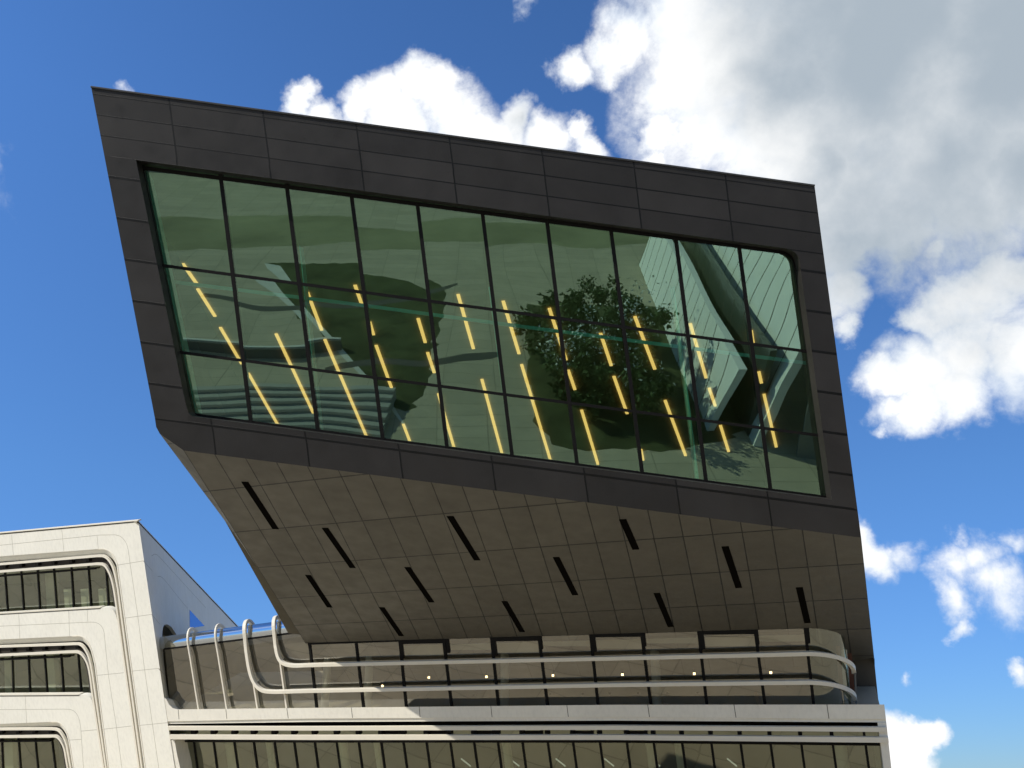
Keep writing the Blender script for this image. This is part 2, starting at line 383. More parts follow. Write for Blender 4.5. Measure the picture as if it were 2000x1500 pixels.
for s_ in [[(-450, 1107), (0, 1065), (195, 1045), (224, 1044.5)], smoothpath([(224, 1044.5), (236, 1047), (247, 1060), (250.5, 1075)], 2),
           [(250.5, 1075), (254.6, 1105), (268.6, 1199.5), (282, 1305.5), (297.5, 1414), (310, 1500), (331, PAR)],
           [(228, 1104), (280, 1095.5)], [(242, 1207.5), (296, 1200)], [(256, 1311), (310, 1305.5)], [(270.5, 1417), (327, 1411.5)], [(284, 1520), (341, 1516)],
           [(22.7, 1044), (26, 1084)], [(120.4, 1031.5), (124.5, 1076)], [(189.5, 1047), (192, 1071.5)], [(-75, 1052), (-73, 1092)],
           [(-450, 1246), (0, 1223), (170, 1215.3)], smoothpath([(170, 1215.3), (190, 1215), (203, 1228), (205, 1255), (211.8, 1319.5)], 2), [(211.8, 1319.5), (227.5, 1421), (238, 1500), (256, PAR)],
           [(36.5, 1197), (38.5, 1247)], [(134, 1191), (136, 1242.5)], [(170, 1189), (171.5, 1214)], [(185.5, 1319.5), (241.5, 1314)], [(199.5, 1424.5), (257, 1418)],
           [(-450, 1404), (0, 1386), (125, 1385)], smoothpath([(125, 1385), (143, 1386), (154, 1400), (157.5, 1421)], 2), [(157.5, 1421), (163, 1500), (184, PAR)],
           [(49, 1358), (52, 1412)], [(135, 1445.5), (159, 1444)], [(158, 1428), (192, 1425)]]:
    line_px(jm, wing, s_, .022, .003, .02, 1)
lib_wall = fw.build('wing_wall', [M_white, M_joint], lib)
# parapet of the wing: white lip over a thin dark coping line, round the corner
pm = MB(); line_px(pm, wing, [(-450, 1082.5), (0, 1040.8), (270, 1016.3)], .07, .05, .2); line_px(pm, side, [(269.6, 1016.5), (480, 1239)], .05, .03, .2)
pm.build('parapet', M_rail, lib, bevel=.01)
pm = MB(); line_px(pm, wing, [(-450, 1085), (0, 1043), (270, 1018.5)], .05, .02, .06); line_px(pm, side, [(270, 1018.5), (480, 1241)], .10, .02, .06)
pm.build('parapet_dark_line', M_dark, lib)
# --- wing windows: grooves with two curved rails, recessed glazing, mullions, interior
R1A = [(-450, 1142), (0, 1102), (178, 1087)] + smoothpath([(189, 1086), (205, 1086), (218, 1102), (224, 1122), (229.5, 1150)], 2) + [(248, 1290), (276.5, 1500), (296, PAR)]
R1B = [(-450, 1157), (0, 1116.5), (178, 1102.3)] + smoothpath([(187, 1101.5), (203, 1102), (214, 1120), (221, 1145), (226, 1178)], 2) + [(243, 1300), (271, 1500), (290.5, PAR)]
R2A = [(-450, 1283), (0, 1263), (128, 1258.5)] + smoothpath([(140, 1258), (157, 1257.5), (168, 1272), (175, 1290), (180, 1316)], 2) + [(206.5, 1500), (226, PAR)]
R2B = [(-450, 1300), (0, 1280), (128, 1273.8)] + smoothpath([(137, 1273.5), (153, 1273), (164, 1284), (171, 1298), (175.5, 1320), (179, 1350)], 2) + [(202, 1500), (221, PAR)]
R3A = [(-450, 1437), (0, 1424.5), (88, 1424)] + smoothpath([(98, 1424), (113, 1425), (123, 1439), (129.5, 1455), (132, 1470)], 2) + [(137.5, 1500), (160, PAR)]
R3B = [(-450, 1452), (0, 1439.5), (88, 1438.5)] + smoothpath([(98, 1438.5), (110, 1438), (120, 1450), (125.5, 1464), (128, 1480)], 2) + [(131.5, 1500), (153, PAR)]
MW1 = [(8 + 0, 1110, 14.5, 1200), (40, 1110, 46, 1197), (72, 1107, 77.5, 1195), (103.6, 1105, 110.6, 1193), (138, 1102, 143.5, 1191), (171, 1098, 177.6, 1189), (205, 1096, 212, 1189)] + \
      [(8 - 32 * k, 1112 + 3 * k, 14.5 - 32 * k, 1200 + 2.4 * k) for k in range(1, 6)]
MW2 = [(22.8, 1268, 25.5, 1360), (54, 1266, 58, 1360), (85, 1265, 92, 1360), (117, 1263, 124, 1360), (150.5, 1261, 158, 1360)] + [(22.8 - 31.5 * k, 1270 + k, 25.5 - 31.5 * k, 1361) for k in range(1, 6)]
MW3 = [(2, 1425, 6, 1540), (34, 1425, 42, 1540), (66, 1425, 77, 1540), (98, 1425, 112, 1540)] + [(2 - 31.5 * k, 1428, 6 - 31.5 * k, 1540) for k in range(1, 6)]
wlabels = ['upper ribbon window under the parapet, white panes glowing at its right end', 'middle ribbon window with a rounded upper corner', 'lowest ribbon window, cut by the picture edge']
for i, (Oo, Ra, Rb, S, MU) in enumerate([(O1, R1A, R1B, S1, MW1), (O2, R2A, R2B, S2, MW2), (O3, R3A, R3B, None, MW3)]):
    Sb = S if S else [(-450, 1640), (140, 1640), (158, PAR + 1)]
    # frame = head lining and groove backing
    win = MB()
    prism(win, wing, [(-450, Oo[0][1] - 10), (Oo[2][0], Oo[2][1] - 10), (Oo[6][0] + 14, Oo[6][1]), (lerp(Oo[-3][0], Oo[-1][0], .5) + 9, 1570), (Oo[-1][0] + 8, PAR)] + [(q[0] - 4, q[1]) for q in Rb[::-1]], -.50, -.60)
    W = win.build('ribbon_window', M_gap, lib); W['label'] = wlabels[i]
    gm_ = MB()
    if S: gp = [(-450, Rb[0][1] - 14)] + [(q[0] + 12, q[1] - 16) for q in Rb[1:-3]] + [(Rb[-3][0] + 6, Rb[-3][1])] + [(S[-4][0] + 4, S[-4][1] + 14), (S[4][0], S[4][1] + 12), (-450, S[0][1] + 12)]
    else: gp = [(-450, Rb[0][1] - 14)] + [(q[0] + 8, q[1] - 14) for q in Rb[1:-2]] + [(160, PAR), (-450, PAR)]
    q0 = wing.sh(-.66); pts = [q0.at(*p) for p in gp]
    tr_ = tessellate_polygon([[Vector((*q0.to2(p), 0)) for p in pts]]); gm_.add(pts, [list(t) for t in tr_])
    gm_.build('pane', M_glow, W)
    for a in MU:
        mm = MB(); line_px(mm, wing, [(a[0], a[1]), (a[2], a[3])], .09, -.61, .04); mm.build('mullion', M_dark, W)
    mm = MB()
    line_px(mm, wing, [(q[0], q[1] + 9) for q in Rb[:3]] + [(Rb[4][0] - 2, Rb[4][1] + 9)], .08, -.50, .10)
    mm.build('head_frame', M_dark, W)
    for a in MU:
        yy = Rb[1][1] + (Rb[2][1] - Rb[1][1]) * (a[0] / Rb[2][0]) - 8.2
        bk = MB(); line_px(bk, wing, [(a[0] - 3.2, yy), (a[0] + 2.6, yy - .4)], .17, -.30, .2); bk.build('bracket', M_dark, W)
    for Rr in (Ra, Rb):
        rm = MB(); line_px(rm, wing, Rr, .118, .03, .12); rm.build('louvre_rail', M_rail, W)
    lg = MB(); line_px(lg, wing, [(q[0] + 1.5, q[1] + .4) for q in (Oo[3:])], .05, .015, .12); lg.build('groove_lip', M_rail, W)
    if S:
        sl = MB(); line_px(sl, wing, [(q[0], q[1] - .6) for q in S[:5]], .04, .03, .3); line_px(sl, wing, [(q[0], q[1] + 1.8) for q in S[:5]], .035, .01, .03, 1)
        sl.build('window_sill', [M_rail, M_gap], W)
    # room behind
    rb = MB(); dn = .0
    y0 = Rb[0][1] - 30; y1 = (S[0][1] + 20) if S else PAR + 40
    A_ = [wing.at(*q, -.7) for q in ((-480, y0 + 6), (Rb[4][0] + 14, Rb[2][1] - 14), (Rb[6][0] + 22, (S[2][1] + 9) if S else PAR), (-480, y1))]; B_ = [p + SD * 5 for p in A_]
    rb.add(A_ + B_, [[4, 5, 6, 7]], 0); rb.add(A_ + B_, [[0, 1, 5, 4], [3, 2, 6, 7], [1, 2, 6, 5], [0, 3, 7, 4]], 1)
    rb.build('room', [M_innerd, M_inner], W)
    cb = MB()
    if i == 0:
        for x0, x1 in ((124, 138), (157, 172), (191.5, 206)): cb2 = MB(); prism(cb2, wing, [(x0, 1151), (x1, 1149.5), (x1 + 3, 1192), (x0 + 3, 1193)], -1.1, -1.14); cb2.build('pale_panel', M_col, W)
        prism(cb, wing, [(88, 1120), (104, 1118), (108, 1196), (92, 1197)], -2.2, -2.5); cb.build('column', M_col, W); cb = MB(); prism(cb, wing, [(-40, 1130), (-24, 1130), (-20, 1206), (-36, 1206)], -2.2, -2.5)
    elif i == 1:
        prism(cb, wing, [(90, 1276), (104, 1275), (110, 1362), (96, 1362)], -1.6, -1.9); cb.build('column', M_col, W); cb = MB(); prism(cb, wing, [(8, 1280), (20, 1280), (22, 1362), (10, 1362)], -2.2, -2.5)
    else:
        prism(cb, wing, [(8, 1445), (24, 1445), (28, 1560), (12, 1560)], -1.6, -1.9); cb.build('column', M_col, W); cb = MB(); prism(cb, wing, [(-50, 1445), (-36, 1445), (-33, 1560), (-46, 1560)], -1.6, -1.9)
    cb.build('column', M_col, W)
# --- wing side wall with the arched opening for the link
sw = MB()
prism(sw, side, [(270, 1017.5), (500, 1259), (500, 1300), (398, 1262), (345, 1240), (340, 1232), (336, 1226)] + smoothpath([(334, 1224), (327, 1219), (320, 1220), (317, 1232), (317, 1250)], 2) + [(319.5, 1290), (324, 1330)] + smoothpath([(326, 1342), (330, 1366), (336, 1379), (344, 1384)], 2) + [(346, 1392), (330, 1411), (327, 1409)], .004, -.3, dvec=UW * .3 + SD * .25)
jm = sw
for s_ in [[(280.5, 1095.5), (298, 1116)], [(296.5, 1200), (312, 1219)], smoothpath([(296, 1086), (303, 1081), (311.5, 1087.5), (338, 1117)], 2), [(338, 1117), (402, 1187)],
           smoothpath([(308, 1126), (314, 1125.5), (322, 1133), (348, 1166)], 2), [(348, 1166), (366, 1188)], [(366, 1184), (368, 1212)], [(310.5, 1306), (321.5, 1318)]]:
    line_px(jm, side, s_, .022, .006, .02, 1)
sw_o = sw.build('side_wall', [M_white, M_joint], lib)
tw = MB(); q0 = side.sh(.02)
prism(tw, side, [(370.5, 1191), (399.5, 1222.5), (371, 1227)], .02, -.1)
M_tri = glass('side_window_glass', (.45, .55, .8), (.02, .02, .02), .6)
tw.build('side_window', M_tri, lib)
# wing solid body behind (roof and back so that it holds from other sides)
tl = wing.at(-450, 1084, -.46); tr_c = wing.at(270, 1017.5, -.46); far = N([-.113, .99, 0]) * 26
bm_ = MB(); e1 = tl + far; e2 = tr_c + far
bm_.add([tl, tr_c, e2, e1], [[0, 1, 2, 3]]); z0 = lambda p: np.array([p[0], p[1], 0.])
bm_.add([e1, e2, z0(e2), z0(e1)], [[0, 1, 2, 3]]); bm_.add([tl, e1, z0(e1), z0(tl)], [[0, 1, 2, 3]])
bm_.build('wing_roof', M_white, lib)

# --- lower facade: fascia band, rails, ribbon window
FB = MB(); FT = [(320.3, 1362), (325, 1366), (330, 1376), (337, 1383), (345, 1385.5), (560, 1383), (1200, 1376.5), (1727, 1376)]
prism(FB, fac, FT + [(1730.5, 1405), (1200, 1400.5), (600, 1403.5), (327, 1409)], 0, -1.0, dvec=N([.3, .95, -.03]) * .9)
prism(FB, fac, [(327.6, 1409.4), (600, 1403.9), (1200, 1400.9), (1730.5, 1405.3), (1731, 1411), (1200, 1407.5), (600, 1410), (328, 1414)], -.07, -.5)
jm = FB
for a, b in [((348, 1386), (349.5, 1405)), ((441, 1385), (443, 1404)), ((560, 1383), (563, 1403)), ((686, 1382), (688.5, 1402)), ((818.5, 1379), (820.5, 1401)), ((958.5, 1378), (961, 1400.5)), ((1107, 1377), (1110, 1400)),
             ((1265, 1376.3), (1268.5, 1400.5)), ((1433.5, 1376), (1437.5, 1401.5)), ((1615, 1376), (1619, 1403.5))]:
    line_px(jm, fac, [a, b], .028, .003, .02, 1)
FBo = FB.build('fascia', [M_white2, M_jdark], lib)
ep = MB()
prism(ep, fac, [(1731.2, 1411.4), (1741, 1500), (1756, PAR), (1741, PAR), (1726, 1500), (1720, 1453), (1714, 1411.4)], -.02, -.9)
ep.build('end_post', M_white2, lib, bevel=.02)
lw = MB(); prism(lw, fac, [(327, 1411), (1722, 1406), (1722, 1421), (328, 1423)], -.52, -.6)
LWW = lw.build('ribbon_window', M_slot, lib); LWW['label'] = 'long ribbon window along the bottom under the cream band'
ra = MB(); line_px(ra, fac, [(328, 1422.6), (600, 1423.3), (1200, 1421.5), (1731.8, 1425.2)], .18, .10, .12); ra.build('louvre_rail', M_rail, LWW)
ra = MB(); line_px(ra, fac, [(331, 1440), (600, 1441), (1200, 1440.5), (1735.5, 1445.6)], .21, .10, .12); ra.build('louvre_rail', M_rail, LWW)
gm_ = MB(); gg = [(334, 1408), (1716, 1404), (1745, PAR), (372, PAR)]; q0 = fac.sh(-.9); gm_.add([q0.at(*p) for p in gg], [[0, 1, 2, 3]])
gm_.build('pane', M_glow, LWW)
fl = MB(); prism(fl, fac, [(330, 1446), (341, 1446), (346, 1475), (352, 1500), (372, PAR), (362, PAR)], -.03, -.9); fl.build('end_lining', M_white2, LWW)
mx = [378, 416.5, 457, 495, 535.5, 574, 614, 657, 700, 744, 787.5, 832.5, 879, 925.5, 972, 1020, 1069.5, 1119, 1171.5, 1224, 1276.5, 1332, 1389, 1446, 1504.5, 1564.5, 1626, 1690]
for x in mx:
    mm = MB(); line_px(mm, fac, [(x - 7, 1400), (x, 1450), (x + 26, PAR)], .10, -.855, .04); mm.build('mullion', M_dark, LWW)
mm = MB()
line_px(mm, fac, [(334, 1448), (600, 1449), (1200, 1449), (1730, 1455)], .08, -.72, .1)
mm.build('head_frame', M_dark, LWW)
for x in mx[:-1]:
    bk = MB(); line_px(bk, fac, [(x - 5.5, 1431.6 + (x - 350) / 1400 * 3), (x + 2, 1431.6 + (x - 350) / 1400 * 3)], .20, -.12, .3); bk.build('bracket', M_dark, LWW)
for x in (745, 832.5, 926, 1020, 1119, 1224):
    vb = MB(); y = 1431.5 + (x - 350) / 1400 * 3
    line_px(vb, fac, [(x + 2, y - 3), (x + 38, y - 3)], .05, -.5, .1); line_px(vb, fac, [(x + 2, y + 1.5), (x + 38, y + 1.5)], .09, -.5, .1); line_px(vb, fac, [(x - 1, y - 5), (x + 3, y + 3)], .06, -.5, .1); line_px(vb, fac, [(x + 37, y - 5), (x + 37.5, y + 3)], .14, -.5, .1)
    vb.build('vent_flap', M_dark, LWW)
pn = MB(); prism(pn, fac, [(334, 1424), (1716, 1421), (1719, 1440), (336, 1440)], -.94, -.98); pn.build('head_panel', pbr('head_panel', (.30, .29, .24), .6, .3), LWW)
rb = MB()
def quad_room(mb, pl, poly, d0, d1, wallm, innerm):
    prism(mb, pl, poly, d1, d1 - .2, wallm)
    a = poly
    for i in range(len(a)):
        p, q = a[i], a[(i + 1) % len(a)]
        P = [pl.at(*p, d0), pl.at(*q, d0)]; s_ = pl.n * (d1 - d0)
        mb.add([P[0], P[1], P[1] + s_, P[0] + s_], [[0, 1, 2, 3]], innerm)
quad_room(rb, fac, [(326, 1396), (1722, 1392), (1752, PAR + 8), (362, PAR + 8)], -1.0, -7.5, 0, 1)
rb.build('room', [M_innerd, M_inner], LWW)
for x, wd in ((668, 20), (735, 12), (525, 14), (988, 16), (1270, 18), (1325, 16), (1640, 20), (450, 24)):
    cm_ = MB(); a = fac.at(x - 3, 1425, -2.6); b = fac.at(x + 26, PAR, -2.6); ringn = 14; vs = []; rr = wd * .013
    for p in (a, b):
        for k in range(ringn): t = 2 * math.pi * k / ringn; vs.append(p + np.array([math.cos(t) * rr, math.sin(t) * rr, 0]))
    cm_.add(vs, [[k, (k + 1) % ringn, ringn + (k + 1) % ringn, ringn + k] for k in range(ringn)]); cm_.build('column', M_col, LWW, smooth=True)
MT = emit('cool_tube', (.9, 1, .9), .35)
for x in (900, 995, 1085, 1180, 1270, 1420): lt = MB(); a = fac.at(x, 1482, -3.2); b = fac.at(x + 19, 1497, -3.2); sweep(lt, [a, b], fac.n, .05, .05); lt.build('ceiling_light', MT, LWW)
# building below / behind
bd = MB(); a = fac.at(1727, 1376, -1.01); a2 = fac.at(1756, PAR, -.95); bb = a + LB * 9 + np.array([0, 0, .9])
bd.add([a, a2, a2 + LB * [9, 9, 0], np.array([bb[0], bb[1], a[2]])], [[0, 1, 2, 3]])
c_ = fac.at(345, 1386, -1.01); cb_ = c_ + np.array([0, 0, -.03]); a_ = a + np.array([0, 0, -.03])
bd.add([a_, cb_, cb_ + np.array([2.7, 9.3, 0]), a_ + np.array([2.7, 9.3, 0])], [[0, 1, 2, 3]])
bd.build('terrace_slab', M_white2, lib)

# --- glass band above the fascia
GB = empty('glass_band', (0, 0, 0), '', ''); del GB['label']; del GB['category']
bpy.data.objects.remove(GB)
def arc(P, Rr, a0=0, a1=90, n=10):
    """plan curve turning back round the corner, from P"""
    pts, ns = [], []
    for i in range(n + 1):
        t = R(lerp(a0, a1, i / n)); pts.append(P + RT * Rr * math.sin(t) + LB * Rr * (1 - math.cos(t))); ns.append(N(gf.n * math.cos(t) + RT * math.sin(t)))
    return pts, ns
gbw = MB(); q0 = gf
HL = [(318, 1268), (345, 1264.5), (475, 1249), (592, 1233), (618, 1231)]
gb = [(319, 1240), *HL[1:], (640, 1228), (1100, 1215), (1572, 1202), (1592, 1392), (1200, 1393), (560, 1398), (335, 1402)]
pts = [q0.at(*p) for p in gb]; t_ = tessellate_polygon([[Vector((*q0.to2(p), 0)) for p in pts]])
gbw.add(pts, [list(t) for t in t_])
# curved end
RG = 1.5; top, nn = arc(q0.at(1572, 1202), RG, n=14); bot, _ = arc(q0.at(1592, 1392), RG, n=14)
top.append(top[-1] + LB * 3); bot.append(bot[-1] + LB * 3)
BW = gbw.build('curved_ribbon_window', M_gband, lib); M_gcurve = glass('curved_glass', (.80, .82, .72), (.62, .64, .55), .24)
gcv = MB()
for i in range(len(top) - 1): gcv.add([top[i], top[i + 1], bot[i + 1], bot[i]], [[0, 1, 2, 3]])
gcv.build('curved_pane', M_gcurve, BW, smooth=True, weld=True)
BW['label'] = 'recessed glass band under the dark soffit, rounded at its right end'
for (a, b) in [((601.5, 1236), (618, 1385)), ((693, 1240), (709.5, 1384)), ((779, 1240), (793, 1384)), ((864, 1238), (882, 1384)), ((958, 1235), (973.5, 1384)), ((1051, 1234), (1069.5, 1384)), ((1152, 1230), (1168.5, 1384)),
               ((1251, 1226), (1272, 1384)), ((1363, 1222), (1381, 1384)), ((1473, 1220), (1495, 1384)), ((1571, 1215), (1590, 1384))]:
    mb = MB(); line_px(mb, gf, [a, b], .12, .05, .15); mb.build('mullion', M_dark, BW)
mb = MB()   # alternate bays have a deeper dark head, bays stand between wide dark posts in the top row
bays = [(787, 862, 1258, 1), (877, 955, 1247.5, 0), (969, 1048, 1253, 1), (1058, 1150, 1240, 0), (1163, 1250, 1245, 1), (1260, 1364, 1234.5, 0), (1375, 1472, 1240, 1), (1481, 1572, 1231, 0)]
for x0, x1, y, dk in bays:
    mb = MB()
    if dk: prism(mb, gf, [(x0 - 8, y - 26), (x1 + 8, y - 28), (x1 + 8, y - 1.5), (x0 - 8, y)], .055, -.1); mb.build('head_frame', M_dark, BW)
    mb = MB(); line_px(mb, gf, [(x0 - 6, y - 14), (x0 - 1, y + 28)], .15, .052, .15); mb.build('post', M_dark, BW)
    mb = MB(); line_px(mb, gf, [(x1 + 4, y - 16), (x1 + 8, y + 26)], .12, .056, .15); mb.build('post', M_dark, BW)
mb = MB(); line_px(mb, gf, [(601, 1257.5), (790, 1251)], .10, .054, .2)
mb.build('head_frame', M_dark, BW)
M_palerefl = pbr('pale_reflection', (.55, .52, .42), .8, .1, var=.08)
for x0, x1, y, dk in bays:  # panels added behind the glass, their pale colour stands in for its top-row reflection
    bb2 = MB(); prism(bb2, gf, [(x0 - 3, y - 6), (x1 + 1, y - 6), (x1 + 4, y + 22), (x0 + 1, y + 22)], -.5, -.53); bb2.build('pale_panel', M_palerefl, BW)
# two rails, rising at the left end to become ribs over the glass roof
RLO = .47
def rib_top(mbx, xh, yh, wd=.13):
    """rib bending back over the curved glass roof from the head line point"""
rr_ = .80
BH = N([.10, .99, 0]); UPM = N(gf.at(475, 1200) - gf.at(483, 1249))
def hook(h, off=.30, a1=150):
    pts, ns = [], []
    cen = h + BH * rr_
    for i in range(15):
        t = R(lerp(0, a1, i / 14)); dirv = -BH * math.cos(t) + UPM * math.sin(t)
        pts.append(cen + dirv * (rr_ + off)); ns.append(dirv)
    return pts, ns
RW = .15; RD = .30
def rail(mbx, pix_low, hookpx, main, endpx):
    P, Q = [], []
    if hookpx:
        h, hn = hook(gf.at(*hookpx)); P += h[::-1]; Q += hn[::-1]
    for p in pix_low: P.append(gf.at(*p, .33)); Q.append(gf.n)
    for p in main: P.append(gf.at(*p, RLO)); Q.append(gf.n)
    if endpx:
        a, n_ = arc(gf.at(*endpx, RLO), RG + RLO, 4, 90, 16); P += a; Q += n_
        P.append(P[-1] + LB * 2.6); Q.append(n_[-1])
    sweep(mbx, P, Q, RW, RD)
def blend(pts, o0, o1):
    out_ = []
    for i, p in enumerate(pts): out_.append((p, lerp(o0, o1, i / (len(pts) - 1))))
    return out_
ENDS = []
def rail2(name, hookpx, curve, main, endpx, wd):
    P, Q = [], []
    h, hn = hook(gf.at(*hookpx)); P += h[::-1]; Q += hn[::-1]
    cv = smoothpath(curve, 2)
    for i, p in enumerate(cv): P.append(gf.at(*p, lerp(.30, RLO, i / (len(cv) - 1)))); Q.append(gf.n)
    for p in main: P.append(gf.at(*p, RLO)); Q.append(gf.n)
    a, n_ = arc(gf.at(*endpx, RLO), RG + RLO, 3, 90, 18); P += a; Q += n_
    P.append(P[-1] + LB * .15); Q.append(n_[-1]); ENDS.append(P[-1])
    m1 = MB(); sweep(m1, P, Q, wd * .85, .17); return m1.build(name, M_rail, BW, bevel=.015)
rail2('louvre_rail', (539, 1240), [(537, 1262), (541, 1284), (550, 1297), (570, 1301.5), (592, 1300.5)], [(640, 1299), (700, 1297.5), (1200, 1286.5), (1500, 1279.5)], (1572, 1277.5), .20)
rail2('louvre_rail', (482, 1247), [(479.5, 1270), (485, 1308), (493, 1333), (508, 1350), (530, 1352.5), (550, 1352)], [(600, 1350.5), (700, 1348.5), (1200, 1338.5), (1500, 1334.5)], (1574, 1333.5), .20)
e0 = ENDS[0]; m1 = MB(); sweep(m1, [e0, ENDS[1], ENDS[1] + (ENDS[1] - e0) * .35], N(RT), .42, .06); m1.build('end_fin', M_core2, BW)
for (hp, lo) in (((371.5, 1262), [(370.5, 1283), (387.5, 1388)]), ((425.5, 1255), [(425, 1278), (442.5, 1387)])):
    P, Q = hook(gf.at(*hp)); P = P[::-1]; Q = Q[::-1]
    for p in lo: P.append(gf.at(*p, .30)); Q.append(gf.n)
    m1 = MB(); sweep(m1, P, Q, .085, .17); m1.build('rib', M_rail, BW, bevel=.015)
for a, b in (((494.5, 1335), (502.5, 1386)), ((546, 1290), (559.5, 1386))): mb = MB(); line_px(mb, gf, [a, b], .08, .25, .2); mb.build('glazing_fin', M_rail, BW)
for a, b in (((369, 1264), (391, 1388)), ((423, 1257), (446, 1388)), ((480, 1250), (505, 1388)), ((537, 1241), (562, 1388))): mb = MB(); line_px(mb, gf, [a, b], .06, .02, .10); mb.build('glazing_bar', M_dark, BW)
mb = MB(); line_px(mb, gf, [(320, 1268), (475, 1249), (610, 1231.5)], .09, .03, .12)
mb.build('head_bar', M_dark, BW)
# curved glass eave of the link, flat glass roof behind
mb = MB(); cols = []
hx = [(lerp(300, 640, i / 20), lerp(1270.2, 1226.5, i / 20)) for i in range(21)]
for p in hx:
    h = gf.at(*p); c = h + BH * rr_; row = [c + (-BH * math.cos(R(t)) + UPM * math.sin(R(t))) * rr_ for t in range(0, 111, 10)]
    row.append(row[-1] + BH * 5 + np.array([0, 0, -.1])); cols.append(row)
nr = len(cols[0])
for i in range(20):
    for k in range(nr - 1): mb.add([cols[i][k], cols[i + 1][k], cols[i + 1][k + 1], cols[i][k + 1]], [[0, 1, 2, 3]])
bmx = mb.build('curved_glass_roof', M_groof, BW, smooth=True, weld=True)
# room behind the glass band
rb = MB()
prism(rb, fac, [(300, 1262), (620, 1222), (1640, 1190), (1660, 1395), (330, 1400)], -8.6, -8.8, 0)
fl_ = [gf.at(330, 1396), gf.at(1592, 1392)]; s_ = N([.30, .954, 0]) * 9
rb.add([fl_[0], fl_[1], fl_[1] + s_, fl_[0] + s_], [[0, 1, 2, 3]], 1)
rb.build('room', [M_innerd, M_inner], BW)
def cyl(mbx, a, b, r_, n_=16, mi=0):
    ax = N(np.array(b) - a); s1 = N(np.cross(ax, [0.1, 1, 0.2])); s2 = np.cross(ax, s1); vs = []
    for p in (a, b):
        for k in range(n_): t = 2 * math.pi * k / n_; vs.append(np.array(p) + s1 * math.cos(t) * r_ + s2 * math.sin(t) * r_)
    mbx.add(vs, [[k, (k + 1) % n_, n_ + (k + 1) % n_, n_ + k] for k in range(n_)] + [list(range(n_))[::-1], list(range(n_, 2 * n_))], mi)
for x in (647, 728, 990, 1281):
    cm_ = MB(); a = gf.at(x - 4, 1240, -2.0); b = np.array([a[0], a[1] + .4, gf.at(x, 1396, -2)[2]]); cyl(cm_, a, b, .2); cm_.build('column', M_col, BW, smooth=True)
cm_ = MB(); prism(cm_, gf, [(680, 1371), (728, 1371), (730, 1380), (682, 1380)], -2.2, -2.3); cm_.build('desk', M_col, BW)
dc = MB(); a = gf.at(1475, 1353, -1.2); b = gf.at(1484, 1376, -1.2); sweep(dc, [a, b], gf.n, .13, .1); dc.build('timber_strut', pbr('timber', (.45, .27, .12), .6), BW)
rd = MB()
for k, (x0, x1) in enumerate(((1634, 1640), (1643, 1653), (1655, 1662))):
    prism(rd, gf, [(x0 - 4, 1225), (x1 - 2, 1228), (x1 + 10, 1385), (x0 + 8, 1385)], -1.6 - k * .35, -1.7 - k * .35, k % 2)
rd.build('curtain', [M_wood, M_col], BW)
for k, (x, y) in enumerate([(837.6, 1323), (950, 1321.5), (1080, 1319), (747, 1339.5), (816, 1367.5), (925, 1365), (1215.6, 1317.4), (1356, 1315.6), (1505.5, 1313.5), (1338, 1276), (1614, 1367.5), (1247, 1361), (1304, 1361), (1363, 1361), (1426, 1364.5), (1075, 1362), (1138, 1362), (1191, 1361)]):
    sm = MB(); P = gf.at(x, y, -2.8); rr2 = .055 if y < 1345 else .042
    cyl(sm, P + np.array([0, 0, -.05]), P + np.array([0, 0, .04]), rr2, 12, 0); cyl(sm, P + np.array([0, 0, .045]), P + np.array([0, 0, .2]), rr2 * 1.25, 12, 1)
    sm.build('downlight', [M_spot, M_dark], BW)

# ------------------------------------------------------------------ dark cantilevered block
blk = empty('cantilevered_block', fr.at(1000, 1000), 'dark grey panelled block jutting out overhead with a huge slanted green glass window', 'building')
ytop = lambda x: 170 + (x - 178) * .1366
def uvt(x, y): return (1 + (x - .1365 * (y - ytop(x)) - 508) / 181., (y - ytop(x) - 13) / 39.3)
def uvl(x, y): return (.5, (y - ytop(x) - 13) / 39.3 / 2)
def uvr(x, y): return (.5, (y - ytop(x) - 13) / 38.7 / 2)
def uvb(x, y): return (uvt(x, y)[0], (y - (817 + .130 * (x - 302))) / 75.)
def wtop(x): return 312.5 + (x - 265.5) * (484 - 312.5) / (1529 - 265.5)
SLL = (178, 170); 
def leftx(y): return lx((178, 170), (302, 817), y)
def rightx(y): return lx((1591, 363), (1682, 1050), y)
fb = MB()
# window opening
TRc = smoothpath([(1518, 482.5), (1540, 485.5), (1558, 496), (1563.5, 515), (1565, 535)], 2)
BLc = smoothpath([(358, 768), (363, 790), (368, 808), (383, 814.5), (395, 816)], 2)
# split the face: top band / left / right / bottom; the split lines follow the joints
yl = lambda x: ytop(x) + 13 + 39.3 * 3.2
KL = (leftx(315), 315.)
top_poly = [(178, 170), (1591, 363), (rightx(505), 505), (1563.5, 515)] + TRc[::-1][3:] + [(265.5, 312.5), (leftx(303), 303)]
prism(fb, fr, top_poly, 0, -.5, 0, uvf=uvt)
left_poly = [(leftx(303), 303), (265.5, 312.5)] + BLc[:3] + [(BLc[3][0], BLc[3][1]), (302, 817)]
lp = [(leftx(303), 303), (265.5, 312.5), (358, 768), (363, 790), (368, 806), (366, 824), (302.5, 817)]
prism(fb, fr, lp, 0, -.5, 0, uvf=uvl)
rp = [(1563.5, 515), (rightx(505), 505), (rightx(996), 996), (1625, 976), (1565, 535)]
prism(fb, fr, rp, 0, -.5, 0, uvf=uvr)
bp_ = [(302.5, 817), (366, 824), (368, 806), (375, 813), (395, 816), (1625, 976), (rightx(996), 996), (1682, 1050), (359, 880), (312, 847), (305, 834)]
prism(fb, fr, bp_, 0, -.5, 0, uvf=uvb)
FW = fb.build('front_cladding', M_black, blk)
